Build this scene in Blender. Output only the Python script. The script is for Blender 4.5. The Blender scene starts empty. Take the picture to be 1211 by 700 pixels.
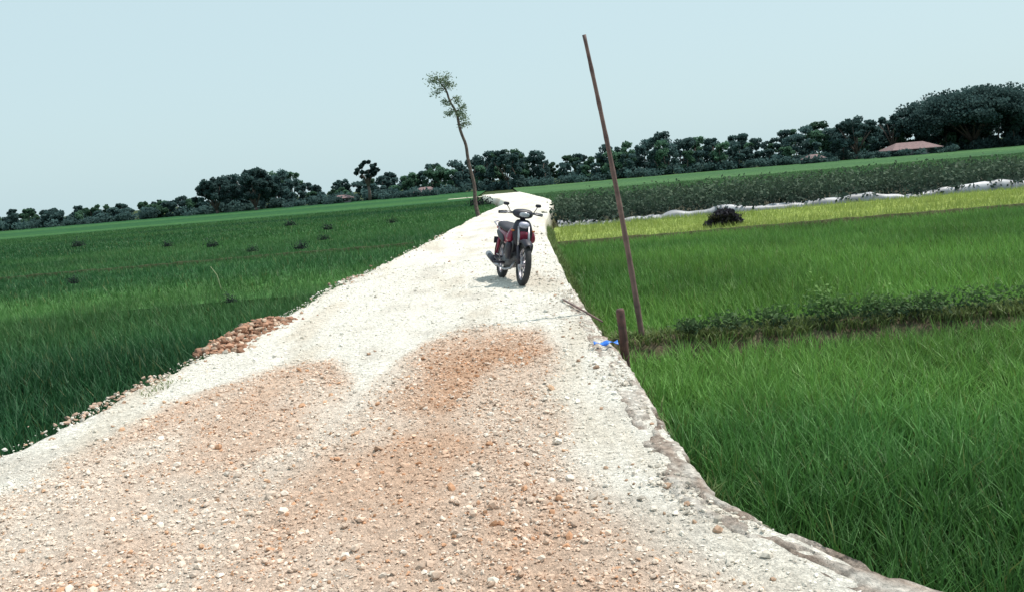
import bpy, math, random
import numpy as np
from mathutils import Vector, Matrix
R=np.random.RandomState(7); random.seed(7)
scene=bpy.context.scene
scene.view_settings.view_transform='Standard'
scene.view_settings.look='None'
scene.view_settings.exposure=0

# ------------------------------------------------------------ helpers
_T=np.random.RandomState(3).rand(256,256)
def vnoise(x,y):
    x=np.asarray(x,float);y=np.asarray(y,float)
    xi=np.floor(x).astype(int);yi=np.floor(y).astype(int);fx=x-xi;fy=y-yi
    fx=fx*fx*(3-2*fx);fy=fy*fy*(3-2*fy)
    g=lambda a,b:_T[a%256,b%256]
    return (g(xi,yi)*(1-fx)+g(xi+1,yi)*fx)*(1-fy)+(g(xi,yi+1)*(1-fx)+g(xi+1,yi+1)*fx)*fy
def fbm(x,y,o=4):
    s=0;a=.5;t=0
    for i in range(o):
        s=s+a*vnoise(x*2**i+17*i,y*2**i+31*i);t+=a;a*=.5
    return s/t
def ss(x,a,b):
    t=np.clip((x-a)/(b-a),0,1);return t*t*(3-2*t)
def link(o,parent=None):
    scene.collection.objects.link(o)
    if parent: o.parent=parent
    return o
def make_mesh(name,verts,faces,cols=None,mat=None,parent=None,smooth=False):
    me=bpy.data.meshes.new(name)
    verts=np.asarray(verts,dtype=np.float32);faces=np.asarray(faces,dtype=np.int32)
    n=faces.shape[1]
    me.vertices.add(len(verts));me.vertices.foreach_set('co',verts.ravel())
    me.loops.add(faces.size);me.loops.foreach_set('vertex_index',faces.ravel())
    me.polygons.add(len(faces))
    me.polygons.foreach_set('loop_start',np.arange(len(faces),dtype=np.int32)*n)
    me.polygons.foreach_set('use_smooth',np.full(len(faces),smooth))
    if cols is not None:
        ca=me.color_attributes.new('Col','FLOAT_COLOR','POINT')
        c=np.ones((len(verts),4),dtype=np.float32);c[:,:3]=cols
        ca.data.foreach_set('color',c.ravel())
    me.update(calc_edges=True)
    o=bpy.data.objects.new(name,me)
    if mat: me.materials.append(mat)
    return link(o,parent)

def mat_attr(name,rough=.8,nscale=None,namt=.25,bump=None,bscale=30,transl=0.0,spec=.3,pebble=0):
    m=bpy.data.materials.new(name);m.use_nodes=True
    nt=m.node_tree;N=nt.nodes;L=nt.links
    b=N['Principled BSDF'];out=N['Material Output']
    b.inputs['Roughness'].default_value=rough
    b.inputs['Specular IOR Level'].default_value=spec
    a=N.new('ShaderNodeAttribute');a.attribute_name='Col'
    col=a.outputs['Color']
    tc=N.new('ShaderNodeTexCoord')
    if nscale:
        nz=N.new('ShaderNodeTexNoise');nz.inputs['Scale'].default_value=nscale;nz.inputs['Detail'].default_value=6
        L.new(tc.outputs['Object'],nz.inputs['Vector'])
        mr=N.new('ShaderNodeMapRange');mr.inputs[1].default_value=.3;mr.inputs[2].default_value=.7
        mr.inputs[3].default_value=1-namt;mr.inputs[4].default_value=1+namt*.6
        L.new(nz.outputs['Fac'],mr.inputs[0])
        vm=N.new('ShaderNodeVectorMath');vm.operation='SCALE'
        L.new(col,vm.inputs[0]);L.new(mr.outputs[0],vm.inputs['Scale']);col=vm.outputs[0]
    nrm=None
    if pebble:
        vo=N.new('ShaderNodeTexVoronoi');vo.inputs['Scale'].default_value=pebble
        L.new(tc.outputs['Object'],vo.inputs['Vector'])
        sp=N.new('ShaderNodeSeparateColor');L.new(vo.outputs['Color'],sp.inputs[0])
        mr2=N.new('ShaderNodeMapRange');mr2.inputs[3].default_value=.74;mr2.inputs[4].default_value=1.17
        L.new(sp.outputs[0],mr2.inputs[0])
        vm2=N.new('ShaderNodeVectorMath');vm2.operation='SCALE'
        L.new(col,vm2.inputs[0]);L.new(mr2.outputs[0],vm2.inputs['Scale']);col=vm2.outputs[0]
        inv=N.new('ShaderNodeMath');inv.operation='SUBTRACT';inv.inputs[0].default_value=1;L.new(vo.outputs['Distance'],inv.inputs[1])
        bp0=N.new('ShaderNodeBump');bp0.inputs['Strength'].default_value=.8;bp0.inputs['Distance'].default_value=.008
        L.new(inv.outputs[0],bp0.inputs['Height']);nrm=bp0
    L.new(col,b.inputs['Base Color'])
    if bump:
        nz2=N.new('ShaderNodeTexNoise');nz2.inputs['Scale'].default_value=bscale;nz2.inputs['Detail'].default_value=8;nz2.inputs['Roughness'].default_value=.7
        L.new(tc.outputs['Object'],nz2.inputs['Vector'])
        bp=N.new('ShaderNodeBump');bp.inputs['Strength'].default_value=bump;bp.inputs['Distance'].default_value=.03
        L.new(nz2.outputs['Fac'],bp.inputs['Height']);L.new(bp.outputs[0],b.inputs['Normal'])
        if nrm: L.new(nrm.outputs[0],bp.inputs['Normal'])
    if transl>0:
        t=N.new('ShaderNodeBsdfTranslucent');L.new(col,t.inputs['Color'])
        mx=N.new('ShaderNodeMixShader');mx.inputs[0].default_value=transl
        L.new(b.outputs[0],mx.inputs[1]);L.new(t.outputs[0],mx.inputs[2]);L.new(mx.outputs[0],out.inputs['Surface'])
    return m
def mat_plain(name,c1,c2=None,rough=.6,metal=0,scale=20,bump=0,coat=0):
    m=bpy.data.materials.new(name);m.use_nodes=True
    nt=m.node_tree;N=nt.nodes;L=nt.links;b=N['Principled BSDF']
    b.inputs['Roughness'].default_value=rough;b.inputs['Metallic'].default_value=metal
    b.inputs['Coat Weight'].default_value=coat
    tc=N.new('ShaderNodeTexCoord');nz=N.new('ShaderNodeTexNoise');nz.inputs['Scale'].default_value=scale;nz.inputs['Detail'].default_value=6
    L.new(tc.outputs['Object'],nz.inputs['Vector'])
    cr=N.new('ShaderNodeValToRGB');c2=c2 or tuple(x*.7 for x in c1)
    cr.color_ramp.elements[0].color=(*c2,1);cr.color_ramp.elements[1].color=(*c1,1)
    cr.color_ramp.elements[0].position=.35;cr.color_ramp.elements[1].position=.65
    L.new(nz.outputs['Fac'],cr.inputs[0]);L.new(cr.outputs[0],b.inputs['Base Color'])
    if bump:
        bp=N.new('ShaderNodeBump');bp.inputs['Strength'].default_value=bump;bp.inputs['Distance'].default_value=.02
        L.new(nz.outputs['Fac'],bp.inputs['Height']);L.new(bp.outputs[0],b.inputs['Normal'])
    return m
M_RICE=mat_attr('rice_leaf',rough=.55,transl=.32,spec=.25)
M_LEAF=mat_attr('tree_leaf',rough=.7,transl=.25,spec=.15)
M_FAR=mat_attr('belt_leaf',rough=.95,transl=.5,spec=.0)
M_ROCK=mat_attr('limestone_chip',rough=.9,nscale=60,namt=.2,spec=.1)
M_ROAD=mat_attr('limestone_road',rough=.95,nscale=22,namt=.22,bump=.85,bscale=45,spec=.1,pebble=80)
M_KERB=mat_attr('weathered_mortar',rough=.95,nscale=22,namt=.4,bump=1.,bscale=40,spec=.05,pebble=45)
M_SOIL=mat_attr('wet_soil',rough=.95,nscale=8,namt=.5,bump=.8,bscale=12,spec=.1)
M_CANOPY=mat_attr('rice_canopy',rough=.9,nscale=3.0,namt=.45,bump=1.0,bscale=5,spec=.05)
M_BARK=mat_plain('bark',(.16,.12,.10),(.07,.05,.05),.9,scale=12,bump=.5)
M_BAMBOO=mat_plain('weathered_bamboo',(.20,.12,.105),(.10,.058,.055),.7,scale=9,bump=.2)

# ------------------------------------------------------------ grass / rice blade generator
def blades(name,px,py,pz,nb,h,w,spread,lean,colA,colB,levels=4,dark=.35,curve=.6,hvar=.25):
    n=len(px);N=n*nb
    az=R.rand(N)*2*np.pi
    bx=np.repeat(px,nb)+R.randn(N)*spread;by=np.repeat(py,nb)+R.randn(N)*spread;bz=np.repeat(pz,nb)
    clh=np.repeat(1+R.randn(n)*.07,nb)
    H=(np.repeat(h,nb) if np.ndim(h) else h)*clh*(1-hvar+R.rand(N)*hvar*1.6)
    W=w*(.7+.6*R.rand(N))
    ln=lean*(.25+R.rand(N))
    wa=az+np.pi/2+R.randn(N)*.5
    dx,dy=np.cos(az),np.sin(az);wx,wy=np.cos(wa),np.sin(wa)
    ts=np.linspace(0,1,levels);wf={4:[.75,1,.75,0],3:[.8,.9,0]}[levels]
    V=[];C=[]
    mix=np.clip(np.repeat(fbm(px*.5,py*.5,3),nb)*.9+R.randn(N)*.22,0,1)[:,None]
    base=colA*(1-mix)+colB*mix if np.ndim(colA)==1 else np.repeat(colA,nb,0)*(1-mix)+np.repeat(colB,nb,0)*mix
    dry=(R.rand(N)<.035)[:,None]
    base=np.where(dry,base*.5+np.array([.12,.11,.04]),base)
    for k,t in enumerate(ts):
        out=ln*H*(t*(1-curve)+curve*t**2.4)
        z=bz+H*(t-ln*.35*t**3)
        cx=bx+dx*out;cy=by+dy*out
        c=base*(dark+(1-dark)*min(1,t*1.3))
        if k<levels-1:
            hw=W*wf[k]*.5
            V.append(np.stack([cx-wx*hw,cy-wy*hw,z],1));V.append(np.stack([cx+wx*hw,cy+wy*hw,z],1));C+= [c,c]
        else:
            V.append(np.stack([cx,cy,z],1));C.append(c)
    nv=len(V)
    V=np.stack(V,1).reshape(-1,3);C=np.stack(C,1).reshape(-1,3)
    tri=[]
    for k in range(levels-2):
        a=2*k;tri+=[[a,a+1,a+3],[a,a+3,a+2]]
    a=2*(levels-2);tri+=[[a,a+1,a+2]]
    tri=np.array(tri)
    F=(np.arange(N)*nv)[:,None,None]+tri[None]
    return V,F.reshape(-1,3),np.clip(C,0,1)
def merge(parts):
    V=[];F=[];C=[];o=0
    for v,f,c in parts:
        V.append(v);F.append(f+o);C.append(c);o+=len(v)
    return np.concatenate(V),np.concatenate(F),np.concatenate(C)
def leaves(P,size,cols,flat=.0,aspect=.55):
    n=len(P);d=R.randn(n,3);d[:,2]*=(1-flat);d/=np.linalg.norm(d,axis=1)[:,None]
    r=R.randn(n,3);s=np.cross(d,r);s/=np.linalg.norm(s,axis=1)[:,None]
    sz=(size*(.6+.8*R.rand(n)))[:,None]
    V=np.stack([P-d*sz*.5,P+s*sz*aspect*.5-d*sz*.05,P+d*sz*.5,P-s*sz*aspect*.5-d*sz*.05],1).reshape(-1,3)
    F=((np.arange(n)*4)[:,None,None]+np.array([[0,1,2],[0,2,3]])[None]).reshape(-1,3)
    return V,F,np.repeat(cols,4,0)
def tube(pts,rad,seg=8):
    pts=np.asarray(pts,float);n=len(pts);V=[];F=[]
    for i in range(n):
        d=pts[min(i+1,n-1)]-pts[max(i-1,0)];d/=np.linalg.norm(d)
        u=np.cross(d,[0,0,1] if abs(d[2])<.9 else [0,1,0]);u/=np.linalg.norm(u);w=np.cross(d,u)
        for k in range(seg):
            a=2*math.pi*k/seg;V.append(pts[i]+rad[i]*(u*math.cos(a)+w*math.sin(a)))
    for i in range(n-1):
        for k in range(seg):
            a=i*seg+k;b=i*seg+(k+1)%seg
            F+=[[a,b,b+seg],[a,b+seg,a+seg]]
    V.append(pts[0]);V.append(pts[-1]);c0=len(V)-2
    for k in range(seg):
        F.append([c0,(k+1)%seg,k]);F.append([c0+1,(n-1)*seg+k,(n-1)*seg+(k+1)%seg])
    return np.array(V),np.array(F)

# ------------------------------------------------------------ layout (metres, road along +Y)
LY=[-4,5.5,8.6,14.8,24,37.4,44,57,70,84,96];LX=[-3.6,-3.33,-3.08,-2.74,-2.1,-1.34,-.9,.2,-.3,-1.5,-2.2]
RY=[-4,1.4,2.84,3.83,7.1,9.5,14,23.8,29.6,38,49,57,70,84,96];RX=[3.6,2.5,1.34,.84,.85,.80,.86,1.04,1.32,1.9,2.7,2.9,2.6,2.2,1.8]
Lf=lambda y:np.interp(y,LY,LX)+.12*(fbm(y*1.3,y*0+3)-.5)+.18*(fbm(y*.35,y*0+9)-.5)
Rf=lambda y:np.interp(y,RY,RX)+.06*(fbm(y*1.7,y*0+13)-.5)
FIELD=-.72

def tracks(x,y):
    a=np.exp(-((x-np.interp(y,[1,3.3,7,9],[-1.75,-1.52,-1.12,-1.05])+.12*(fbm(y*.8,y*0+2)-.5))/.17)**2)
    b=np.exp(-((x-np.interp(y,[1,3.3,7,9],[-.35,-.35,-.15,-.1])+.15*(fbm(y*.8,y*0+22)-.5))/.13)**2)*.45*ss(5.5-y,0,2)
    c=np.exp(-((x-np.interp(y,[1,3.3,7,9],[-2.75,-2.55,-2.3,-2.2]))/.14)**2)*.4
    return np.clip(a+b+c,0,1)*(.45+.55*ss(fbm(x*1.5+80,y*.7,4),.3,.6))
def patch(x,y):
    n=fbm(x*1.1+5,y*.8+2,5)-.5
    yt=np.interp(x,[-3.2,-2.8,-2.2,-1.7,-1.25,-.9,-.4,.3],[5.0,6.9,8.2,8.1,6.6,8.6,9.4,9.0])
    xr=np.interp(y,[1.5,2.6,3.3,4.5,8.5],[2.2,1.1,.65,.3,.42])
    m=ss(yt-y+n*1.8,-.35,.5)*ss(xr-x+n*.6,-.12,.25)*ss(x+3.15+n*.6,-.1,.35)
    return np.clip(m,0,1)
def road_col(x,y):
    m=patch(x,y)
    n=fbm(x*2.2,y*1.1+40,4);n2=fbm(x*.9+60,y*.6,3)
    white=np.array([.77,.735,.665]);grey=np.array([.58,.53,.47]);tan=np.array([.655,.505,.405]);orange=np.array([.54,.345,.235])
    g_=ss(n,.48,.78)[:,None]*.65
    w=white[None]*(1-g_)+grey[None]*g_
    hot=np.exp(-((x+.2)/.65)**2-((y-6.4)/2.2)**2)+.45*np.exp(-((x+2.1)/.7)**2-((y-6.9)/1.3)**2)
    k=np.clip(ss(n2,.35,.7)*.35+hot*.85,0,1)[:,None]
    t=tan[None]*(1-k)+orange[None]*k
    mm=(m*(.62+.38*ss(fbm(x*1.7+9,y*.9+9,4),.3,.6))*(1-.55*tracks(x,y)))[:,None]
    tr=.55*ss(fbm(x*2.5+30,y*.5+11,4),.52,.75)[:,None]*(1-m[:,None])
    c=w*(1-mm)+t*mm
    return c*(1-tr)+np.array([.60,.52,.42])[None]*tr
def road_z(x,y):
    m=patch(x,y)
    z=.05*(fbm(x*.8,y*.5)-.5)+.03*(fbm(x*4,y*3.2)-.5)
    z=z+(.02*(vnoise(x*17,y*17)-.5)+.016*(vnoise(x*31+5,y*31)-.5))*(.4+.8*m)
    return z-.025*tracks(x,y)
ys=[-4.]
while ys[-1]<96: ys.append(ys[-1]+max(.03,min(.3,abs(ys[-1])*.006)) if ys[-1]>1.5 else ys[-1]+.12)
ys=np.array(ys);nc=130
s=np.linspace(0,1,nc)
Y=np.repeat(ys,nc);S=np.tile(s,len(ys))
lx=Lf(Y);rx=Rf(Y)
X=np.where(S<.07,lx-.45*(1-S/.07),np.where(S>.94,rx-.02+.2*(S-.94)/.06,lx+(rx-.02-lx)*(S-.07)/.87))
Z=road_z(X,Y)
Z=np.where(S<.07,Z*.6-(.75*(1-S/.07)**1.1)+.06*(fbm(X*5,Y*5)-.5),Z)
Z=np.where(S>.94,Z*.6-(.8*((S-.94)/.06)),Z)
C=road_col(X,Y)
gr=np.array([.13,.13,.06])
bk=np.clip(np.where(S<.07,(1-S/.07)*1.5-.35,np.where(S>.94,(S-.94)/.06*1.6,0)),0,1)[:,None]
C=C*(1-bk)+gr[None]*bk
idx=np.arange(len(ys)*nc).reshape(len(ys),nc)
F=np.stack([idx[:-1,:-1],idx[:-1,1:],idx[1:,1:],idx[1:,:-1]],-1).reshape(-1,4)
make_mesh('dirt_road',np.stack([X,Y,Z],1),F,C,M_ROAD,smooth=True)

def strip(name,x0,x1,y0,y1,z,col,mat,nx=60,ny=12,amp=.03,xl=None,xr=None):
    u=np.linspace(0,1,nx);yy=np.linspace(y0,y1,ny)
    UU,YY=np.meshgrid(u,yy);UU=UU.ravel();YY=YY.ravel()
    a=xl(YY) if xl else x0;b=xr(YY) if xr else x1
    XX=a+(b-a)*UU
    ZZ=z+amp*(fbm(XX*.7,YY*.7)-.5)
    i=np.arange(nx*ny).reshape(ny,nx)
    F=np.stack([i[:-1,:-1],i[:-1,1:],i[1:,1:],i[1:,:-1]],-1).reshape(-1,4)
    c=col(XX,YY) if callable(col) else np.tile(np.array(col),(len(XX),1))
    return make_mesh(name,np.stack([XX,YY,ZZ],1),F,c,mat,smooth=True)
strip('farm_track',-6,1.5,94.5,98,-.16,[.56,.53,.44],M_ROAD)

def gcol(x,y):
    n=fbm(x*.05,y*.05)[:,None]
    return np.array([.035,.05,.02])[None]*(1-n)+np.array([.05,.075,.025])[None]*n
strip('ground',-2500,2500,-500,4500,FIELD,gcol,M_SOIL,40,40,0)

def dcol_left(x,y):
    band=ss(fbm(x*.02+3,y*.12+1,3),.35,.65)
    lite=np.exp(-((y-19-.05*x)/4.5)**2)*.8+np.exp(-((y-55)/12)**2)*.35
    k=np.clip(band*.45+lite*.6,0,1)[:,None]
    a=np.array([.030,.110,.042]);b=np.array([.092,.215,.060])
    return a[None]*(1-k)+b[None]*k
def dcol_right(x,y):
    k=ss(fbm(x*.12+8,y*.2+5,3),.3,.7)[:,None]
    k=np.clip(k*.8+ss(y,6,12)[:,None]*.25,0,1)
    return np.array([.056,.150,.036])[None]*(1-k)+np.array([.125,.260,.055])[None]*k
def dcol_far(x,y):
    k=np.clip(ss(fbm(x*.03+8,y*.06+5,3),.3,.7)*.6+ss(y,100,180)*.3,0,1)[:,None]
    return np.array([.052,.130,.055])[None]*(1-k)+np.array([.095,.195,.075])[None]*k
def dcol_yel(x,y):
    k=fbm(x*.3,y*.5)[:,None]
    return np.array([.25,.33,.085])[None]*(1-k)+np.array([.34,.41,.11])[None]*k
off=lambda f,d:(lambda y:f(y)+d)
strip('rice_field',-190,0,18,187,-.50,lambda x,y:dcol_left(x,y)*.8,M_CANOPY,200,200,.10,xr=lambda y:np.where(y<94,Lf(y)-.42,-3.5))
strip('rice_field',1.55,45,10.2,24.8,-.60,lambda x,y:dcol_right(x,y)*.6,M_CANOPY,90,40,.08,xl=off(Rf,.2))
strip('rice_field',1.9,60,25.1,33.9,-.50,lambda x,y:dcol_yel(x,y)*.85,M_CANOPY,90,30,.06,xl=off(Rf,.2))
strip('vegetable_bed',2,80,33.95,52.9,-.62,[.06,.06,.04],M_SOIL,80,40,.08,xl=off(Rf,.2))
strip('rice_field',4.2,190,53,187,-.45,lambda x,y:dcol_far(x,y)*.85,M_CANOPY,180,160,.12,xl=off(Rf,.25))

def grid(x0,x1,y0,y1,sp,keep):
    gx=np.arange(x0,x1,sp);gy=np.arange(y0,y1,sp)
    A,B=np.meshgrid(gx,gy);A=A.ravel()+R.uniform(-.24,.24,A.size)*sp;B=B.ravel()+R.uniform(-.24,.24,B.size)*sp
    k=keep(A,B);return A[k],B[k]
parts=[]
def add(x,y,z,nb,h,w,spread,lean,colf,levels=4,dark=.3,bright=1.35,curve=.6):
    c=colf(x,y)
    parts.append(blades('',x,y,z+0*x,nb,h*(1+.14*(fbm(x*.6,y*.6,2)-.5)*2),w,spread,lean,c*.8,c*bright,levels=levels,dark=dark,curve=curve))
x,y=grid(.8,9,-1.5,9.02,.19,lambda a,b:(a>Rf(b)+.17)&(a<.66*b+3.2)&(a<9))
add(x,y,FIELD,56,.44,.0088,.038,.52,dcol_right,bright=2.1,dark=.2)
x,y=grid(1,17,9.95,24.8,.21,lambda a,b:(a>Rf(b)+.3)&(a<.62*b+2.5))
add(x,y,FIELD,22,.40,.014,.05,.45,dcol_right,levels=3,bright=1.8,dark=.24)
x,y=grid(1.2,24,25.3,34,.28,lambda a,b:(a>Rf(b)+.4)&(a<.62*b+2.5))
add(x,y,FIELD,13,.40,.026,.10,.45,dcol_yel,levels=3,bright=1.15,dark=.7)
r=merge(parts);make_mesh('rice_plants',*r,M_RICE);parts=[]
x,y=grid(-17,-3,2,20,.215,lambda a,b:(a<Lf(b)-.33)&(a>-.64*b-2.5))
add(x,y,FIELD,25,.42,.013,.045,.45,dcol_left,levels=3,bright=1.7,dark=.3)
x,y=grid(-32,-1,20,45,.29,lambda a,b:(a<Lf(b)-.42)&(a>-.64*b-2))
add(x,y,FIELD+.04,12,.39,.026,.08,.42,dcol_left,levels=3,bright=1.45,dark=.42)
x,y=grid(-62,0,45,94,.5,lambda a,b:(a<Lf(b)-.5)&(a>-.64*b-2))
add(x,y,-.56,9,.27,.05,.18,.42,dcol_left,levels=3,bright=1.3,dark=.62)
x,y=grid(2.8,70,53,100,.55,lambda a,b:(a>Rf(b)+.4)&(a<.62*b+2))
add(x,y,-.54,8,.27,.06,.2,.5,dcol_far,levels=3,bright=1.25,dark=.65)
r=merge(parts);make_mesh('rice_plants',*r,M_RICE);parts=[]

# ------------------------------------------------------------ earth bunds
def bund(name,x0,x1,yc,w,top,col):
    nx=int((x1-x0)*8);ny=14
    xs=np.linspace(x0,x1,nx);t=np.linspace(-1,1,ny)
    XX,TT=np.meshgrid(xs,t);XX=XX.ravel();TT=TT.ravel()
    YY=yc+TT*w*(1+.25*(fbm(XX*.8,XX*0)-.5))+.25*(fbm(XX*.4,XX*0+4)-.5)
    ZZ=FIELD-.02+(top-FIELD)*(np.cos(TT*np.pi/2)**.8)*(1+.2*(fbm(XX*3,TT*3)-.5))
    i=np.arange(nx*ny).reshape(ny,nx)
    F=np.stack([i[:-1,:-1],i[:-1,1:],i[1:,1:],i[1:,:-1]],-1).reshape(-1,4)
    return make_mesh(name,np.stack([XX,YY,ZZ],1),F,np.tile(np.array(col),(len(XX),1)),M_SOIL,smooth=True)
bund('earth_bund',.95,24,9.48,.38,-.29,[.11,.09,.06])
bund('earth_bund',1.4,50,25.05,.22,-.36,[.07,.07,.035])
bund('earth_bund',-40,-3.2,30.5,.22,-.36,[.05,.06,.03])
wp=[]
def weeds(x,y,z,nb,h,w,ca,cb,spread=.05,lean=.8):
    wp.append(blades('',x,y,z,nb,h,w,spread,lean,np.array(ca),np.array(cb),levels=3,dark=.5))
n=1700;x=R.uniform(1.0,13,n);y=9.5+R.randn(n)*.14+.25*(fbm(x*.4,x*0+4)-.5);k=fbm(x*1.3,y*0)>.36
weeds(x[k],y[k],x[k]*0-.37,9,.14,.013,(.08,.12,.04),(.22,.30,.09))
n=1600;y=R.uniform(4.5,30,n)**1.0;x=Rf(y)+R.uniform(.04,.30,n);k=(fbm(y*1.1,y*0+50)>.42)&(y>9.5)|(R.rand(n)<.16)
x=x[k];y=y[k];weeds(x,y,-.14-(x-Rf(y))*2,9,.18,.012,(.08,.13,.04),(.22,.30,.10))
n=900;y=R.uniform(3,42,n);x=Lf(y)-R.uniform(.0,.4,n);k=fbm(y*.9,y*0+70)>.5
x=x[k];y=y[k];weeds(x,y,-.08-(Lf(y)-x)*1.1,8,.15,.014,(.05,.10,.025),(.14,.22,.05))
n=16;y=R.uniform(7.0,7.7,n);x=Lf(y)+R.uniform(.05,.25,n)
weeds(x,y,x*0,6,.05,.007,(.14,.20,.06),(.30,.36,.13),lean=1.2)
r=merge(wp);make_mesh('weeds',*r,M_RICE)
P=[];Cc=[]
for cx,hh,rr in [(3.3,.34,.16),(3.55,.22,.2),(3.9,.22,.18),(4.5,.18,.2),(5.0,.22,.3),(5.6,.2,.3),(6.4,.2,.3),(2.3,.14,.2),(2.8,.16,.2),(7.3,.2,.3),(4.2,.14,.3),(1.9,.1,.15)]:
    n=300;q=R.randn(n,3)*[rr*.55,.10,hh*.33];q+= [cx,9.45,-.27+hh*.45]
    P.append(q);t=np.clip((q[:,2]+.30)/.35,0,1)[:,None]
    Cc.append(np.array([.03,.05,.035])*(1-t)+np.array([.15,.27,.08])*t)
V,F,C=leaves(np.concatenate(P),.05,np.concatenate(Cc));make_mesh('bund_weeds',V,F,C,M_LEAF)

# ------------------------------------------------------------ stones
ico=[];g=(1+5**.5)/2
for a in(-1,1):
    for b in(-g,g): ico+=[(0,a,b),(a,b,0),(b,0,a)]
ico=np.array(ico,float);ico/=np.linalg.norm(ico[0])
from itertools import combinations
IF=[]
for c in combinations(range(12),3):
    p=ico[list(c)]
    d=[np.linalg.norm(p[0]-p[1]),np.linalg.norm(p[1]-p[2]),np.linalg.norm(p[0]-p[2])]
    if max(d)<1.1:
        nrm=np.cross(p[1]-p[0],p[2]-p[0]);IF.append(c if nrm@p.sum(0)>0 else (c[0],c[2],c[1]))
IF=np.array(IF)
octv=np.array([(1,0,0),(0,1,0),(-1,0,0),(0,-1,0),(.1,.1,.95),(-.1,0,-.8)],float)
OF=np.array([(0,1,4),(1,2,4),(2,3,4),(3,0,4),(1,0,5),(2,1,5),(3,2,5),(0,3,5)])
def stones(name,x,y,z,sz,cols,sink=.25,small=False):
    B,FF=(octv,OF) if small else (ico,IF);nvv=len(B)
    n=len(x);V=B[None]*(1+R.uniform(-.3,.3,(n,nvv,1)))
    V=V*np.stack([R.uniform(.7,1.35,n),R.uniform(.7,1.1,n),R.uniform(.45,.85,n)],1)[:,None,:]
    a=R.rand(n)*6.283;ca,sa=np.cos(a)[:,None],np.sin(a)[:,None]
    t=R.randn(n)*.4;ct,st=np.cos(t)[:,None],np.sin(t)[:,None]
    vx=V[:,:,0];vz=V[:,:,2];V=np.stack([vx*ct-vz*st,V[:,:,1],vx*st+vz*ct],2)
    vx=V[:,:,0]*ca-V[:,:,1]*sa;vy=V[:,:,0]*sa+V[:,:,1]*ca
    V=np.stack([vx,vy,V[:,:,2]],2)*sz[:,None,None]
    V+=np.stack([x,y,z+sz*sink],1)[:,None]
    F=(np.arange(n)*nvv)[:,None,None]+FF[None]
    return make_mesh(name,V.reshape(-1,3),F.reshape(-1,3),np.repeat(cols,nvv,0),M_ROCK)
def scatter(n,p,smu,ssd,smin,smax,small):
    u=R.rand(n);y=1.2+16*u**p;x=R.uniform(-3.7,1.9,n)
    k=(x>Lf(y)-.15)&(x<Rf(y)-.02)&(R.rand(n)<(.16+.84*patch(x,y))*(.45+.55*ss(fbm(x*1.5+3,y*1.5,3),.3,.6))*(1-.55*tracks(x,y)))
    x=x[k];y=y[k];n=len(x)
    sz=np.clip(smu*np.exp(R.randn(n)*ssd),smin,smax)*(1+y*.04)
    base=road_col(x,y)*R.uniform(.76,1.18,(n,1));o=R.rand(n)[:,None];pm=patch(x,y)[:,None]
    base=np.where((o<.12)&(pm>.3),base*np.array([.84,.64,.50]),base);base=np.where(o>.80,base*.5+np.array([.78,.73,.66])*.5,base)
    stones('gravel',x,y,road_z(x,y),sz,np.clip(base,0,.88),small=small)
scatter(220000,1.6,.0056,.3,.0035,.010,True)
scatter(30000,1.5,.0098,.33,.007,.024,False)
n=620;y=1.5+26*R.rand(n)**1.4;x=R.uniform(-3.4,1.2,n);edge=R.rand(n)<.7
x=np.where(edge,np.where(R.rand(n)<.6,Lf(y)+R.randn(n)*.12,Rf(y)-.24+R.randn(n)*.10),x)
k=(x>Lf(y)-.2)&(x<Rf(y)-.06);x=x[k];y=y[k];n=len(x)
sz=np.clip(.014*np.exp(R.randn(n)*.4),.008,.036)*(1+y*.015)
stones('gravel',x,y,road_z(x,y)-.0,sz,np.clip(np.where(R.rand(n)[:,None]<.35,[[.46,.31,.22]],[[.66,.60,.52]])*R.uniform(.65,1.12,(n,1)),0,.8))
def heap(y0,y1,n,hh,smin,smax,cA,cB,name='rubble_heap'):
    y=R.uniform(y0,y1,n);dx=R.randn(n)*.12;x=Lf(y)-.04+dx
    prof=np.sin(np.clip((y-y0)/(y1-y0),0,1)*np.pi)**.6
    z=R.rand(n)*hh*prof*np.exp(-(dx/.16)**2)
    sz=R.uniform(smin,smax,n)*R.uniform(.5,1,n)
    c=np.where(R.rand(n)[:,None]<.3,[cA],[cB])*R.uniform(.65,1.2,(n,1))
    stones(name,x,y,z-.02,sz,c,.1)
heap(8.9,11.1,700,.15,.014,.060,[.52,.39,.30],[.36,.205,.14])
heap(6.4,8.0,150,.03,.010,.036,[.62,.54,.46],[.48,.34,.26])
heap(15,16.2,60,.04,.015,.04,[.62,.54,.46],[.48,.32,.24])

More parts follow.
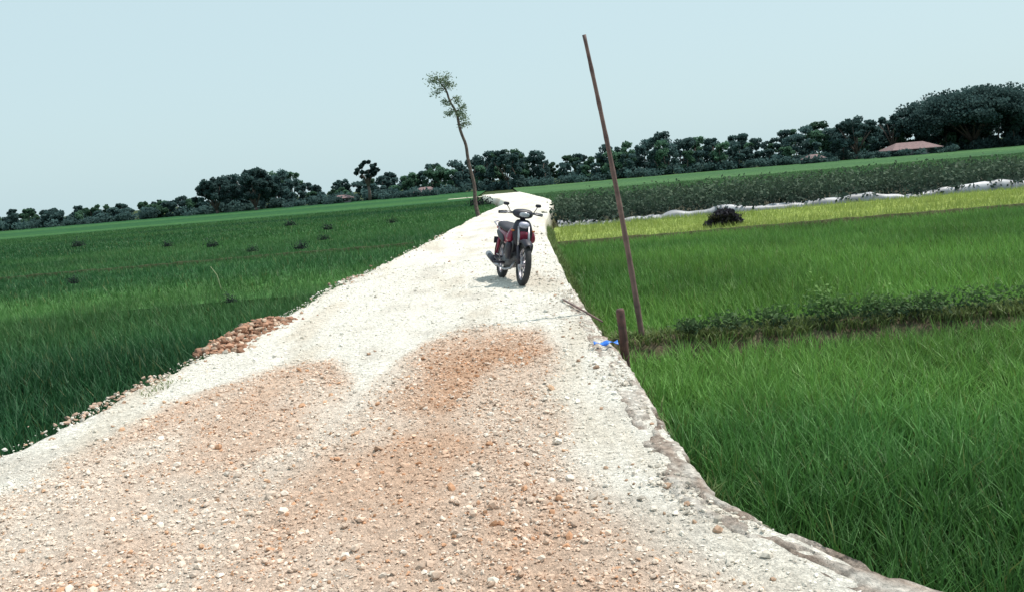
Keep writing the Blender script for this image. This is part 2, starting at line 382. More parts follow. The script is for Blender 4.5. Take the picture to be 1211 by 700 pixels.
# ------------------------------------------------------------ stone retaining edge on the right
def edge_wall():
    yy=np.concatenate([np.arange(-3,1.4,.1),np.arange(1.4,12.5,.025)])
    xr=np.interp(yy,RY,RX)
    xr=np.convolve(np.pad(xr,9,'edge'),np.ones(19)/19,'valid')
    d=np.stack([np.gradient(xr),np.gradient(yy)],1);d/=np.linalg.norm(d,axis=1)[:,None]
    nr=np.stack([d[:,1],-d[:,0]],1)
    prof=[(-.17,-.07),(-.155,-.004),(-.13,.006),(-.10,.010),(-.07,.010),(-.04,.010),(-.015,.009),(.01,.004),(.03,-.006),(.042,-.04),(.055,-.12),(.075,-.35),(.10,-.8)]
    V=[];C=[]
    for i,yv in enumerate(yy):
        fade=1-ss(yv,10.3,12.4)
        for j,(a,b) in enumerate(prof):
            jx=.035*(float(fbm(yv*5.5,j*.6,3))-.5)+.014*(float(vnoise(yv*28,j*1.3))-.5)
            chip=max(0,float(fbm(yv*4.3+60,j*.45,4))-.56)*.6
            jz=.012*(float(vnoise(yv*9.1+9,j*.9))-.5)+.012*(float(vnoise(yv*31+9,j*1.7))-.5)-chip
            V.append((xr[i]-.03+nr[i,0]*(a+jx-chip*.5*(j>6)),yv+nr[i,1]*(a+jx),b+jz-.05*(1-fade)))
            q=float(fbm(yv*5+5,j*.6,4));t=min(1,max(0,(q-.36)*3.2))
            c=np.array([.40,.32,.27])*(1-t)+np.array([.70,.65,.59])*t
            c=c*(1-min(.55,chip*8))
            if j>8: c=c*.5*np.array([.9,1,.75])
            C.append(c)
    m=len(prof);i=np.arange(len(V)).reshape(-1,m)
    F=np.stack([i[:-1,:-1],i[:-1,1:],i[1:,1:],i[1:,:-1]],-1).reshape(-1,4)[:,::-1]
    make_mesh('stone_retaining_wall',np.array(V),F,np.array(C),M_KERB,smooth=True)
    n=2600;y=R.uniform(1.3,11.5,n);x=np.interp(y,RY,RX)-np.abs(R.randn(n))*.12-.05
    k=R.rand(n)<ss(fbm(y*2.2,x*2,3),.3,.65);x=x[k];y=y[k];n=len(x)
    sz=np.clip(.0062*np.exp(R.randn(n)*.5),.003,.020)
    stones('gravel',x,y,.006+0*y,sz,np.array([[.64,.57,.49]])*R.uniform(.5,1.15,(n,1)))
edge_wall()

# ------------------------------------------------------------ poles, post, litter
def simple(name,v,f,mat,parent=None,smooth=True):
    return make_mesh(name,v,f,None,mat,parent,smooth)
pts=[];rad=[]
p0=np.array([1.41,9.50,FIELD+.02]);p1=np.array([.985,9.62,2.93])
for i in range(41):
    t=i/40;p=p0*(1-t)+p1*t;p=p+np.array([.035*math.sin(t*3.1),0,0]);pts.append(p)
    r_=.034*(1-t)+.019*t
    rad.append(r_*(1.13 if i%4==0 else 1.0))
v,f=tube(pts,rad,10);simple('bamboo_pole',v,f,M_BAMBOO)
M_POST=mat_plain('old_wood_post',(.13,.06,.05),(.06,.03,.03),.8,scale=14,bump=.5)
pts=[(1.03,8.25,-.75),(1.02,8.25,-.3),(1.015,8.24,-.05),(1.0,8.24,.19),(.998,8.24,.21)];v,f=tube(pts,[.045,.042,.039,.041,.03],10)
simple('wooden_post',v,f,M_POST)
v,f=tube([(.60,10.5,.03),(.72,9.6,.04),(.90,8.95,-.02)],[.010,.012,.009],6);simple('fallen_branch',v,f,M_BAMBOO)
M_BLUE=mat_plain('blue_plastic',(.04,.22,.75),(.03,.14,.6),.4)
nx=12;xs=np.linspace(0,1,nx);V=[]
for i,t in enumerate(xs):
    for j in(0,.5,1): V.append((.66+t*.21,7.42+j*.05+.015*math.sin(t*9),.045+.014*math.sin(t*11+j*2)+.012*j))
i=np.arange(nx*3).reshape(nx,3);F=np.stack([i[:-1,:-1],i[:-1,1:],i[1:,1:],i[1:,:-1]],-1).reshape(-1,4)
o=make_mesh('plastic_scrap',np.array(V),F,None,M_BLUE,smooth=True);sm=o.modifiers.new('s','SOLIDIFY');sm.thickness=.004
M_PALE=mat_plain('split_bamboo',(.32,.36,.20),(.22,.26,.14),.8)
v,f=tube([(-6.5,20,FIELD),(-6.6,20,-.1),(-6.72,20,.10)],[.014,.012,.008],6);simple('field_stake',v,f,M_PALE)
def weed_clump(name,x,y,w,h,n,col,z0=-.36):
    q=R.randn(n,3)*[w*.33,w*.25,h*.28];q[:,2]=np.abs(q[:,2])*1.3
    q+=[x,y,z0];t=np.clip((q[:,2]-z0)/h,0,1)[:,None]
    V,F,C=leaves(q,w*.13,np.array(col)*(.5+.8*t));make_mesh(name,V,F,C,M_LEAF)
# pulled-up weeds dumped in a heap: several lumps plus straggling stems
qq=[]
for (cx,cz,rx_,rz_,n) in [(6.68,-.28,.34,.32,900),(6.30,-.42,.24,.18,380),(7.02,-.36,.22,.22,380),(6.55,-.12,.16,.14,220),(6.85,-.10,.14,.12,180)]:
    q=R.randn(n,3);q/=np.linalg.norm(q,axis=1)[:,None];q*=R.rand(n,1)**.4*R.uniform(.85,1.2,(n,1))
    qq.append(q*[rx_,.25,rz_]+[cx,27.2,cz])
q=np.concatenate(qq);q[:,2]=np.maximum(q[:,2],-.6)
V,F,C=leaves(q,.11,np.array([[.035,.032,.042]])*R.uniform(.5,1.9,(len(q),1)))
b_=blades('',R.uniform(6.2,7.1,60),R.uniform(27.1,27.3,60),np.full(60,-.35),6,.38,.02,.05,1.1,np.array([.035,.035,.03]),np.array([.08,.08,.05]),levels=3)
make_mesh('dead_weed_pile',*merge([(V,F,C),b_]),M_LEAF)
for (x,y,w,h) in [(-5.2,16.3,.20,.2),(-12.6,38,.5,.38),(-7.2,31,.42,.33),(-9.2,32,.3,.28),(-8.0,12.2,.3,.2),(-16,42,.4,.34),(-21,36,.4,.34),(-1.9,70,1.4,.7),
                  (-7.4,36,.34,.3),(-11.8,24,.26,.26),(-9.2,46,.5,.4),(-25,52,.6,.45),(-14,58,.6,.42),(-6.1,48,.4,.35)]:
    weed_clump('weed_clump',x,y,w,h,320,(.028,.038,.04),-.32)

# ------------------------------------------------------------ mulched crop rows
M_MULCH=mat_plain('plastic_mulch',(.50,.51,.55),(.16,.17,.19),.5,scale=1.1,bump=.8)
def mulch(y,x0,x1,h):
    nx=int((x1-x0)*6);prof=[(-.22,0),(-.19,.6),(-.12,.95),(0,1.05),(.12,.95),(.19,.6),(.22,0)]
    V=[]
    for i in range(nx):
        x=x0+(x1-x0)*i/(nx-1);w=.15+1.35*float(fbm(x*.9,y,3));yo=.5*float(fbm(x*.12,y*3,2))
        for a,b in prof: V.append((x,y+yo+a,-.68+h*b*w+.06*float(vnoise(x*3,a*8+y))))
    i=np.arange(len(V)).reshape(nx,-1);F=np.stack([i[:-1,:-1],i[:-1,1:],i[1:,1:],i[1:,:-1]],-1).reshape(-1,4)
    make_mesh('mulched_bed',np.array(V),F,None,M_MULCH,smooth=True)
P=[];Cc=[]
rows=[34.9+1.1*i for i in range(16)]
for ri,yr in enumerate(rows):
    x0=float(Rf(yr))+.35
    if ri in(0,1): mulch(yr,x0,48+ri*1.5,.36 if ri==0 else .24)
    sp_=.42
    nx=int((42+ri)/sp_)
    for i in range(nx):
        x=x0+.1+i*sp_+R.randn()*.08
        if ri==0 and R.rand()<.5: continue
        hh=(.42 if ri==0 else .85)*R.uniform(.7,1.2)*(.75+.5*float(fbm(x*.2,yr,2)));m=44 if ri<5 else 26
        q=R.randn(m,3)*[.2,.2,.26*hh];q+=[x,yr+.5*float(fbm(x*.12,yr*3,2)),-.42+hh*.42]
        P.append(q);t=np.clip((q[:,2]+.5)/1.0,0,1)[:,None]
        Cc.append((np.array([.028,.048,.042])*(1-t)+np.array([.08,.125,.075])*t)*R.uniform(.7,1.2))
V,F,C=leaves(np.concatenate(P),.18,np.concatenate(Cc));make_mesh('vegetable_crop',V,F,C,M_LEAF)

# ------------------------------------------------------------ slender roadside tree
tree=bpy.data.objects.new('young_tree',None);link(tree)
sp=np.array([(-1.22,40,-.45),(-1.24,40,.3),(-1.30,40,1.4),(-1.44,40,2.75),(-1.58,40.02,3.5),(-1.78,40.03,4.5),(-2.02,40,5.2),(-2.22,39.98,5.7),(-2.42,39.95,6.05)])
tt=np.linspace(0,len(sp)-1,40);pts=np.stack([np.interp(tt,range(len(sp)),sp[:,i]) for i in range(3)],1)
pts[:,0]+=.03*np.sin(tt*4);rad=np.interp(tt,[0,2,5,8],[.105,.078,.06,.025])
v,f=tube(pts,rad,9);simple('trunk',v,f,M_BARK,tree)
P=[];Cc=[];bv=[];bf=[];off_=0
def tuft(c,r,n,col):
    q=R.randn(n,3)*[r*.5,r*.5,r*.36];P.append(q+np.array(c));Cc.append(np.tile(np.array(col),(n,1))*R.uniform(.6,1.3,(n,1)))
br=[((-2.40,39.95,6.0),(-2.75,39.9,6.0)),((-2.36,39.95,5.95),(-2.0,39.8,6.1)),((-2.3,39.95,5.8),(-1.85,40,5.8)),((-2.15,39.95,5.6),(-2.6,39.9,5.6)),
    ((-2.0,40,5.1),(-1.65,40,5.2)),((-1.95,40,5.0),(-2.25,40,5.05)),((-1.80,40,4.6),(-1.45,40,4.7)),((-1.75,40,4.4),(-1.45,40,4.3)),((-1.68,40,4.0),(-1.4,40.1,4.05)),((-1.8,40,4.7),(-2.1,39.9,4.6))]
for a,b in br:
    a=np.array(a);b=np.array(b);mid=(a+b)/2+np.array([0,0,.08])
    v,f=tube([a,mid,b],[.022,.015,.008],5);bv.append(v);bf.append(f+off_);off_+=len(v)
    for k in range(3):
        w=a+(b-a)*(.4+.3*k)+R.randn(3)*.06;tuft(w,.26 if b[2]>5.3 else .2,48,(.20,.26,.175))
tuft((-2.5,39.9,6.08),.42,130,(.21,.27,.185));tuft((-2.15,39.9,5.85),.36,90,(.18,.24,.155));tuft((-1.65,40,4.5),.30,70,(.18,.24,.155))
simple('branches',np.concatenate(bv),np.concatenate(bf),M_BARK,tree)
V,F,C=leaves(np.concatenate(P),.105,np.concatenate(Cc),aspect=.45);make_mesh('leaves',V,F,C,M_LEAF,tree)

# ------------------------------------------------------------ distant tree belt
HX=[-190,-150,-106,-85,-69,-62,-60,-56,-48,-44.5,-43,-38,-31,-27,-16.5,-5.6,1.6,6,12.2,19.4,23,37.5,48,59,69,73.5,78,84,90,97,112,140,190]
HZ=[4,3.6,3.7,3.1,3.4,3.3,6.9,7.1,8.0,6.7,4.5,4.2,4.0,4.3,5.6,7.3,8.0,7.0,5.5,5.4,7.1,8.2,6.9,5.9,8.2,8.6,6.9,6.5,7.5,8,8.8,8,8]
P=[];Cc=[];SZ=[];tv=[];tf=[];toff=0
BT=np.array([.082,.142,.140])  # distant leaf green, lifted and blued: haze put into the colour
def blob(c,r,n,col,size,fl=.75):
    q=R.randn(n,3);q/=np.linalg.norm(q,axis=1)[:,None];q*=(R.rand(n,1)**.4)*np.array([r,r,r*fl])
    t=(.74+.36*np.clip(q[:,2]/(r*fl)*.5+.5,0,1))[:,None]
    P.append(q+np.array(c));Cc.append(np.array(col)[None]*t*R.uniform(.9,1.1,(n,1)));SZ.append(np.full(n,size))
def dtree(x,y,H,wd,dens=1.,tone=1.,low=.12):
    global toff
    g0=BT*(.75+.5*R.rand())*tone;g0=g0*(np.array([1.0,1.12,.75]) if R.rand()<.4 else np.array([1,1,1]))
    z0=FIELD
    v,f=tube([(x,y,z0),(x+R.randn()*.2,y,z0+H*.35),(x+R.randn()*.4,y,z0+H*.75)],[.22*H/8,.16*H/8,.05],6)
    tv.append(v);tf.append(f+toff);toff+=len(v)
    for i in range(int(15*dens)):
        hz=R.rand()**.9*(1-low)+low
        rr=wd*math.sqrt(max(.1,1-(abs(hz-.5)/.66)**2))
        a=R.rand()*6.28;q=R.rand()**.5
        r=wd*R.uniform(.24,.44)
        cz=min(z0+H*hz,z0+H-r*.7)
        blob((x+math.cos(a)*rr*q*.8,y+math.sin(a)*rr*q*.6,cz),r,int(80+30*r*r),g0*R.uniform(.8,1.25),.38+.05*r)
x=-185.
while x<190:
    prof=np.interp(x,HX,HZ);inv=abs(x)<128
    for row in range(3 if inv else 1):
        H=(prof+.72)*(R.uniform(.74,1.08) if row else R.uniform(.5,.9))
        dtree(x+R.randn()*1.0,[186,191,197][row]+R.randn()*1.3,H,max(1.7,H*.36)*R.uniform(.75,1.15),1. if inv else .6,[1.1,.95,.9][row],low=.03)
    for _ in range(4):
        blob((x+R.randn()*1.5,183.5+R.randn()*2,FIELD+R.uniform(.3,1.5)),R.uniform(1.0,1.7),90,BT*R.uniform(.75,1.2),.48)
    x+=R.uniform(2.2,3.1) if inv else 4.5
for hx,hy,wd in [(78.5,168,7),(61,171.5,3),(-15.2,172.5,3.2),(-32,175,3),(-21,178,3),(84,169,3),(72,169,3)]:
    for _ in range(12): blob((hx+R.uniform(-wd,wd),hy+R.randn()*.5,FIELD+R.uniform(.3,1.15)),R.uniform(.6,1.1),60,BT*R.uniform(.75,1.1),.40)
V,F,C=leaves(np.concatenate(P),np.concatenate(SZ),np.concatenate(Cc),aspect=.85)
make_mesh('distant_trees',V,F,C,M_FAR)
simple('distant_tree_trunks',np.concatenate(tv),np.concatenate(tf),M_BARK)
def big_tree(name,x,y,H,W,trunkh,nb,flat,tone):
    global P,Cc,SZ
    P=[];Cc=[];SZ=[]
    root=bpy.data.objects.new(name,None);link(root)
    v,f=tube([(x,y,FIELD),(x+.1,y,FIELD+trunkh*.6),(x,y,FIELD+trunkh)],[H*.045,H*.035,H*.03],9);allv=[v];allf=[f];o=len(v)
    for i in range(9):
        a=i*.7+R.rand();L=W*R.uniform(.5,.8)
        e=(x+math.cos(a)*L,y+math.sin(a)*L*.7,FIELD+H*R.uniform(.6,.8))
        m_=(x+math.cos(a)*L*.45,y+math.sin(a)*L*.35,FIELD+trunkh+(H-trunkh)*.35)
        v,f=tube([(x,y,FIELD+trunkh*.9),m_,e],[H*.02,H*.013,.04],6);allv.append(v);allf.append(f+o);o+=len(v)
    simple('trunk',np.concatenate(allv),np.concatenate(allf),M_BARK,root)
    for i in range(nb):
        a=R.rand()*6.283;q=R.rand()**.5;dome=math.sqrt(max(0,1-q*q))
        lo=trunkh+(H-trunkh)*.12*(1+q);hi=trunkh+(H-trunkh)*(.42+.55*dome)
        cz=FIELD+lo+(hi-lo)*R.rand()**.5
        r=W*R.uniform(.12,.22)
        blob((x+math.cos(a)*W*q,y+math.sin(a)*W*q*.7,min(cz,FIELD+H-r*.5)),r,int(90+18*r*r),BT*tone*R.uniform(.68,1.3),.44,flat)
    V,F,C=leaves(np.concatenate(P),np.concatenate(SZ),np.concatenate(Cc),aspect=.85)
    make_mesh('crown',V,F,C,M_FAR,root)
big_tree('rain_tree',96.5,183,12.9,14.,2.0,210,.55,.75)
big_tree('rain_tree',112.5,186,10.4,7.,2.0,80,.6,.85)
big_tree('rain_tree',81,185,9.6,4.,2.0,44,.6,.95)
big_tree('broadleaf_tree',-26.6,178,8.4,2.4,3.0,30,.8,.6)
big_tree('broadleaf_tree',-56.5,176,7.3,4.2,.8,64,.8,.75)
big_tree('broadleaf_tree',-48.8,176,8.3,4.4,.8,66,.8,.75)
big_tree('broadleaf_tree',71.5,180,8.8,4.6,1.2,60,.7,.9)
big_tree('broadleaf_tree',1.0,182,8.3,3.6,1.4,44,.8,.9)

# ------------------------------------------------------------ houses
M_TILE=mat_plain('clay_tiles',(.22,.14,.14),(.14,.09,.095),.85,scale=2.5,bump=.4)
M_WALL=mat_plain('plaster',(.30,.30,.32),(.22,.22,.24),.9,scale=1.5)
M_DARK=mat_plain('dark_opening',(.03,.03,.035),(.02,.02,.02),.3)
def box(name,c,s,mat,parent,bev=0):
    x,y,z=c;a,b,d=[q/2 for q in s]
    V=[(x+i*a,y+j*b,z+k*d) for i in(-1,1) for j in(-1,1) for k in(-1,1)]
    F=[(0,1,3,2),(4,6,7,5),(0,4,5,1),(2,3,7,6),(0,2,6,4),(1,5,7,3)]
    return make_mesh(name,np.array(V),np.array(F),None,mat,parent)
def house(x,y,w,d,wh,rh):
    r=bpy.data.objects.new('farm_house',None);link(r);z=FIELD
    box('walls',(x,y,z+wh/2),(w,d,wh),M_WALL,r)
    ov=.6;zz=z+wh-.05
    V=[(x-w/2-ov,y-d/2-ov,zz),(x+w/2+ov,y-d/2-ov,zz),(x+w/2+ov,y+d/2+ov,zz),(x-w/2-ov,y+d/2+ov,zz),(x-w*.3,y,zz+rh),(x+w*.3,y,zz+rh),
       (x-w/2-ov,y-d/2-ov,zz-.12),(x+w/2+ov,y-d/2-ov,zz-.12),(x+w/2+ov,y+d/2+ov,zz-.12),(x-w/2-ov,y+d/2+ov,zz-.12)]
    F=[(0,1,5,4),(2,3,4,5),(1,2,5,5),(3,0,4,4),(0,6,7,1),(1,7,8,2),(2,8,9,3),(3,9,6,0),(6,9,8,7)]
    me=bpy.data.meshes.new('roof');me.from_pydata(V,[],[tuple(dict.fromkeys(q)) for q in F]);me.materials.append(M_TILE)
    link(bpy.data.objects.new('roof',me),r)
    dh=min(2.0,wh-.2)
    box('door',(x,y-d/2-.02,z+dh/2),(.95,.06,dh),M_DARK,r)
    for k in(-1,1): box('window',(x+k*w*.3,y-d/2-.02,z+wh*.6),(1.1,.06,wh*.4),M_DARK,r)
house(78.5,172,8.5,6,1.5,1.3)
house(61,175,2.6,3,1.2,.8)
house(-15.2,176,3.4,3,1.1,.9)
house(-32,178,2.8,3,1.2,.6)

# ------------------------------------------------------------ bird
M_BIRD=mat_plain('bird_feather',(.05,.05,.05),(.03,.03,.03),.8)
bc=np.array([15.45,56,16.2])
v,f=tube([bc+[-.16,0,0],bc+[-.05,0,.01],bc+[.08,0,.01],bc+[.16,0,.02]],[.01,.05,.045,.01],6)
w=np.array([[0,-.05,.03],[.07,-.05,.03],[.03,-.42,.14],[-.02,-.40,.14],[0,.05,.03],[.07,.05,.03],[.03,.42,.14],[-.02,.40,.14]])+bc
simple('bird',np.concatenate([v,w]),np.concatenate([f,np.array([[0,1,2],[0,2,3],[4,5,6],[4,6,7]])+len(v)]),M_BIRD)

# ------------------------------------------------------------ motorcycle (underbone), faces the camera, on side stand
bike=bpy.data.objects.new('parked_motorcycle',None);link(bike)
K=dict(
 tyre=mat_plain('tyre_rubber',(.03,.03,.032),(.02,.02,.022),.85),
 alloy=mat_plain('alloy',(.48,.45,.50),(.38,.35,.40),.4,.6),
 chrome=mat_plain('chrome',(.46,.44,.48),(.34,.34,.36),.4,.8),
 red=mat_plain('red_paint',(.25,.010,.045),(.18,.008,.035),.35,coat=.3),
 white=mat_plain('silver_paint',(.42,.42,.52),(.34,.34,.44),.4,.1,coat=.3),
 black=mat_plain('black_plastic',(.022,.02,.035),(.016,.014,.025),.5),
 seat=mat_plain('seat_vinyl',(.03,.026,.038),(.02,.018,.028),.6),
 eng=mat_plain('engine_metal',(.14,.14,.15),(.08,.08,.09),.5,.5),
 lens=mat_plain('lamp_lens',(.40,.42,.48),(.3,.33,.38),.12,coat=.6),
 rlens=mat_plain('tail_lens',(.5,.01,.01),(.4,.01,.01),.1,coat=1),
 amber=mat_plain('amber_lens',(.5,.15,.03),(.4,.12,.02),.2,coat=.5))
def bt(name,pts,r,mat,seg=10):
    rad=r if hasattr(r,'__len__') else [r]*len(pts)
    v,f=tube(pts,rad,seg);return make_mesh(name,v,f,None,K[mat],bike,True)
def torus(name,c,Rm,rm,mat,sx=1.,seg=48,s2=12):
    V=[];
    for i in range(seg):
        a=2*math.pi*i/seg
        for j in range(s2):
            b=2*math.pi*j/s2;rr=Rm+rm*math.cos(b)
            V.append((c[0]+rm*sx*math.sin(b),c[1]+rr*math.cos(a),c[2]+rr*math.sin(a)))
    i=np.arange(seg*s2).reshape(seg,s2);i2=np.roll(i,-1,0);i3=np.roll(i2,-1,1);i4=np.roll(i,-1,1)
    F=np.stack([i,i2,i3,i4],-1).reshape(-1,4)
    return make_mesh(name,np.array(V),F,None,K[mat],bike,True)
def loft(name,secs,mat,axis='y',n=20,p=2.6):
    V=[];F=[]
    for (s_,cx,c2,hw,hh) in secs:
        for k in range(n):
            a=2*math.pi*k/n;ca,sa=math.cos(a),math.sin(a)
            u_=math.copysign(abs(ca)**(2/p),ca)*hw;w_=math.copysign(abs(sa)**(2/p),sa)*hh
            V.append((cx+u_,s_,c2+w_) if axis=='y' else (cx+u_,c2+w_,s_))
    m=len(secs)
    for i in range(m-1):
        for k in range(n):
            a=i*n+k;b=i*n+(k+1)%n;F.append((a,b,b+n,a+n))
    me=bpy.data.meshes.new(name);me.from_pydata(V,[],F+[tuple(range(n))[::-1],tuple(range((m-1)*n,m*n))])
    for q in me.polygons:q.use_smooth=True
    me.materials.append(K[mat]);o=link(bpy.data.objects.new(name,me),bike)
    sb=o.modifiers.new('s','SUBSURF');sb.levels=1;sb.render_levels=1
    return o
WB=1.24;RW=.29
for nm,yc in(('front',0),('rear',-WB)):
    torus(nm+'_tyre',(0,yc,RW),.252,.044,'tyre')
    torus(nm+'_rim',(0,yc,RW),.214,.012,'alloy',1.6)
    bt(nm+'_hub',[(-.05,yc,RW),(.05,yc,RW)],.045,'alloy',16)
    for k in range(6):
        a=k*math.pi/3+.3
        for dd in(-.09,.09):
            bt(nm+'_spoke',[(0,yc+.035*math.cos(a),RW+.035*math.sin(a)),(0,yc+.21*math.cos(a+dd),RW+.21*math.sin(a+dd))],.0075,'alloy',6)
torus('brake_disc',(.055,0,RW),.085,.02,'chrome',.15)
bt('brake_caliper',[(.07,-.08,RW+.04),(.07,-.10,RW+.10)],.025,'black')
for sx in(-1,1):
    bt('fork_lower',[(sx*.075,0,RW),(sx*.075,-.075,RW+.24)],[.024,.026],'black')
    bt('fork_tube',[(sx*.075,-.075,RW+.24),(sx*.07,-.17,.80)],.017,'chrome')
def guard(name,yc,a0,a1,rr,hw,mat):
    V=[];na=22;npf=[(-1,-.035),(-.8,0),(-.35,.012),(.35,.012),(.8,0),(1,-.035)]
    for i in range(na):
        a=math.radians(a0+(a1-a0)*i/(na-1))
        tp=1-.35*(abs(i/(na-1)-.5)*2)**3
        for u_,w_ in npf: V.append((u_*hw*tp,yc+(rr+w_)*math.cos(a),RW+(rr+w_)*math.sin(a)))
    i=np.arange(len(V)).reshape(na,-1);F=np.stack([i[:-1,:-1],i[:-1,1:],i[1:,1:],i[1:,:-1]],-1).reshape(-1,4)
    o=make_mesh(name,np.array(V),F,None,K[mat],bike,True);m=o.modifiers.new('s','SOLIDIFY');m.thickness=.006
guard('front_mudguard',0,50,165,.325,.068,'black')
guard('rear_mudguard',-WB,70,195,.33,.075,'black')
loft('front_cowl',[(.52,0,-.24,.06,.03),(.56,0,-.235,.11,.05),(.66,0,-.225,.150,.07),(.76,0,-.225,.145,.075),(.85,0,-.24,.12,.07),(.90,0,-.26,.08,.05)],'black','z')
loft('nose_panel',[(.77,0,-.150,.04,.02),(.80,0,-.152,.075,.03),(.83,0,-.158,.08,.04),(.87,0,-.18,.05,.03)],'white','z')
loft('nose_badge_panel',[(.60,0,-.162,.05,.02),(.64,0,-.152,.085,.03),(.70,0,-.148,.085,.03),(.735,0,-.152,.05,.025)],'red','z')
for sx in(-1,1):
    loft('leg_shield',[(.32,sx*.12,-.44,.025,.06),(.36,sx*.135,-.40,.04,.08),(.46,sx*.15,-.35,.045,.09),(.54,sx*.155,-.32,.045,.08),(.58,sx*.15,-.31,.03,.06)],'black','z')
    loft('side_fairing',[(.57,sx*.155,-.30,.035,.06),(.61,sx*.165,-.29,.045,.075),(.68,sx*.155,-.28,.045,.07),(.74,sx*.13,-.275,.04,.055),(.78,sx*.11,-.28,.03,.04)],'red','z')
    loft('indicator',[(-.20,sx*.155,.74,.012,.01),(-.185,sx*.15,.74,.026,.016),(-.165,sx*.14,.74,.018,.012)],'amber')
    bt('mirror_stem',[(sx*.17,-.33,1.0),(sx*.20,-.33,1.05),(sx*.22,-.35,1.08)],.006,'black',6)
    loft('mirror',[(-.325,sx*.23,1.10,.03,.018),(-.335,sx*.23,1.10,.044,.026),(-.36,sx*.23,1.10,.042,.024),(-.365,sx*.23,1.10,.03,.018)],'black')
    bt('handlebar',[(sx*.05,-.33,.96),(sx*.14,-.33,.985),(sx*.22,-.37,.985)],.016,'black')
    bt('grip',[(sx*.215,-.368,.985),(sx*.315,-.42,.975)],.022,'black')
    bt('lever',[(sx*.17,-.29,.985),(sx*.24,-.32,.98),(sx*.31,-.36,.97)],.006,'chrome',6)
    bt('foot_peg',[(sx*.08,-.68,.26),(sx*.27,-.68,.26)],.019,'black')
    bt('shock_absorber',[(sx*.115,-WB+.02,.33),(sx*.105,-WB+.12,.62)],.024,'red')
    bt('swingarm',[(sx*.085,-.72,.30),(sx*.095,-WB,.29)],.018,'eng')
    bt('rear_peg',[(sx*.08,-.95,.33),(sx*.22,-.97,.33)],.013,'black')
loft('handlebar_cowl',[(-.175,0,.965,.05,.03),(-.19,0,.965,.11,.055),(-.24,0,.97,.145,.07),(-.32,0,.985,.15,.06),(-.38,0,.99,.11,.04),(-.40,0,.99,.06,.02)],'black')
loft('headlamp',[(-.168,0,.962,.035,.015),(-.176,0,.962,.075,.034),(-.20,0,.962,.085,.042)],'lens')
bt('steering_column',[(0,-.2,.74),(0,-.29,.94)],.04,'black')
loft('centre_tunnel',[(-.28,0,.66,.07,.09),(-.42,0,.52,.085,.10),(-.58,0,.46,.09,.11),(-.70,0,.52,.10,.12)],'black')
loft('side_body',[(-.60,0,.54,.07,.08),(-.70,0,.60,.12,.12),(-.90,0,.63,.14,.11),(-1.12,0,.66,.135,.09),(-1.35,0,.72,.10,.06),(-1.50,0,.76,.05,.03)],'red')
for sx in(-1,1): loft('side_stripe',[(-.74,sx*.125,.58,.016,.05),(-.9,sx*.137,.62,.016,.06),(-1.15,sx*.13,.665,.015,.04),(-1.32,sx*.105,.70,.014,.02)],'black')
loft('seat',[(-.52,0,.70,.05,.025),(-.60,0,.725,.10,.045),(-.80,0,.74,.13,.05),(-.95,0,.76,.135,.052),(-1.02,0,.785,.14,.055),(-1.25,0,.80,.13,.05),(-1.40,0,.80,.09,.035)],'seat')
loft('tail_lamp',[(-1.47,0,.745,.09,.03),(-1.51,0,.745,.08,.028),(-1.53,0,.745,.05,.015)],'rlens')
bt('grab_rail',[(-.13,-1.15,.76),(-.14,-1.4,.82),(-.08,-1.52,.84),(.08,-1.52,.84),(.14,-1.4,.82),(.13,-1.15,.76)],.011,'alloy')
box('number_plate',(0,-1.53,.55),(.2,.006,.1),K['black'],bike)
loft('engine_case',[(-.52,0,.30,.05,.06),(-.58,0,.30,.10,.10),(-.72,0,.29,.13,.115),(-.86,0,.29,.12,.10),(-.92,0,.29,.06,.06)],'eng')
bt('engine_cylinder',[(0,-.58,.33),(0,-.36,.37)],[.075,.07],'eng',14)
for k in range(6): bt('cooling_fin',[(0,-.40-.03*k,.363-.005*k),(0,-.41-.03*k,.361-.005*k)],.088,'eng',16)
bt('exhaust_pipe',[(.03,-.38,.31),(.08,-.40,.20),(.12,-.6,.17),(.14,-.9,.20)],.016,'chrome')
bt('muffler',[(.14,-.88,.20),(.15,-.95,.215),(.165,-1.25,.28),(.175,-1.48,.335),(.176,-1.50,.338)],[.018,.042,.05,.048,.025],'chrome',14)
bt('heat_shield',[(.185,-1.0,.25),(.20,-1.3,.315)],[.035,.038],'black',10)
bt('side_stand',[(-.09,-.70,.22),(-.18,-.66,.14),(-.262,-.62,.052)],[.014,.012,.016],'black',8)
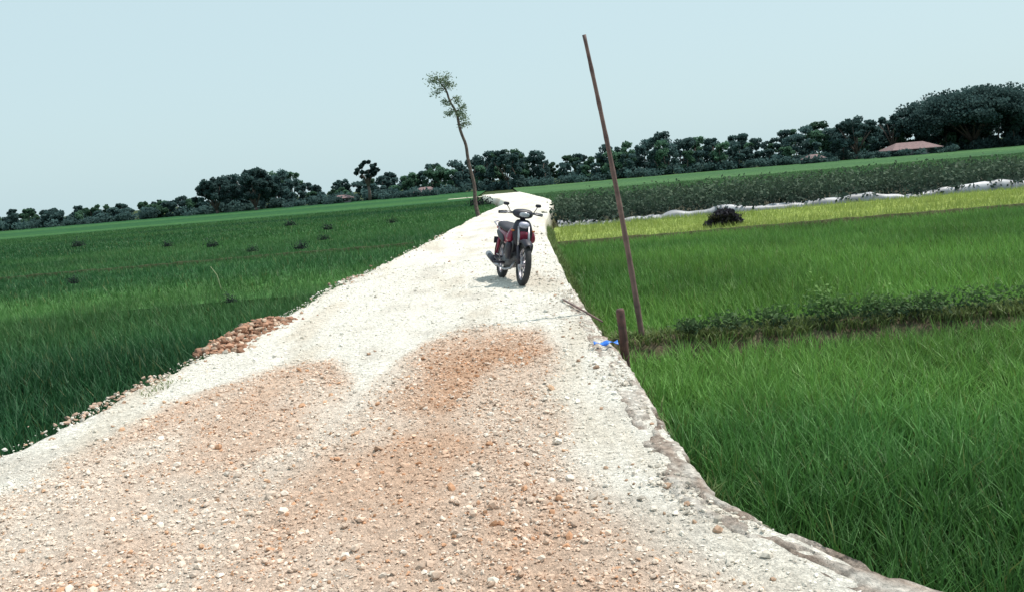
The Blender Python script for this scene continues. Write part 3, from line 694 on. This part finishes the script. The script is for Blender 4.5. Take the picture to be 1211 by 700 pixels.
bt('chain_case',[(-.09,-.75,.30),(-.095,-1.0,.32),(-.095,-WB,.30)],[.045,.04,.05],'black',8)
bt('kick_lever',[(.13,-.78,.26),(.17,-.80,.36),(.21,-.80,.37)],.01,'chrome',6)
zr=float(road_z(np.array([.13]),np.array([12.6]))[0])
bike.location=(.15,12.55,zr-.008)
bike.rotation_euler=(0,math.radians(-10),math.radians(180+13))
bike.scale=(1.04,1.04,1.04)

# ------------------------------------------------------------ light + sky
el=math.radians(62);az=math.radians(70)
d=Vector((math.cos(el)*math.sin(az),math.cos(el)*math.cos(az),math.sin(el)))
sl=bpy.data.lights.new('sun','SUN');sl.energy=4.7;sl.angle=math.radians(.5);sl.color=(1,.94,.86)
so=link(bpy.data.objects.new('sun',sl));so.rotation_euler=d.to_track_quat('Z','Y').to_euler()
w=bpy.data.worlds.new('World');scene.world=w;w.use_nodes=True
N=w.node_tree.nodes;L=w.node_tree.links;bg=N['Background']
sky=N.new('ShaderNodeTexSky');sky.sky_type='NISHITA';sky.sun_disc=False
sky.sun_elevation=el;sky.sun_rotation=az;sky.air_density=1.0;sky.dust_density=3.0;sky.ozone_density=1.0
mx=N.new('ShaderNodeMix');mx.data_type='RGBA';mx.inputs[0].default_value=.78
L.new(sky.outputs[0],mx.inputs[6]);mx.inputs[7].default_value=(6.9,9.0,9.5,1)
L.new(mx.outputs[2],bg.inputs['Color']);bg.inputs['Strength'].default_value=.1

# ------------------------------------------------------------ camera (held with a tilt)
cam=bpy.data.cameras.new('camera');co=link(bpy.data.objects.new('camera',cam));scene.camera=co
cam.sensor_width=36;cam.lens=31.2;cam.clip_end=8000;cam.clip_start=.05
p=math.radians(7.5);rl=math.radians(4.8)
fw=Vector((0,math.cos(p),-math.sin(p)));r0=Vector((1,0,0));u0=Vector((0,math.sin(p),math.cos(p)))
rt=math.cos(rl)*r0-math.sin(rl)*u0;up=math.sin(rl)*r0+math.cos(rl)*u0
m=Matrix.Identity(4)
for i in range(3): m[i][0]=rt[i];m[i][1]=up[i];m[i][2]=-fw[i]
m.translation=Vector((0,0,1.5));co.matrix_world=m
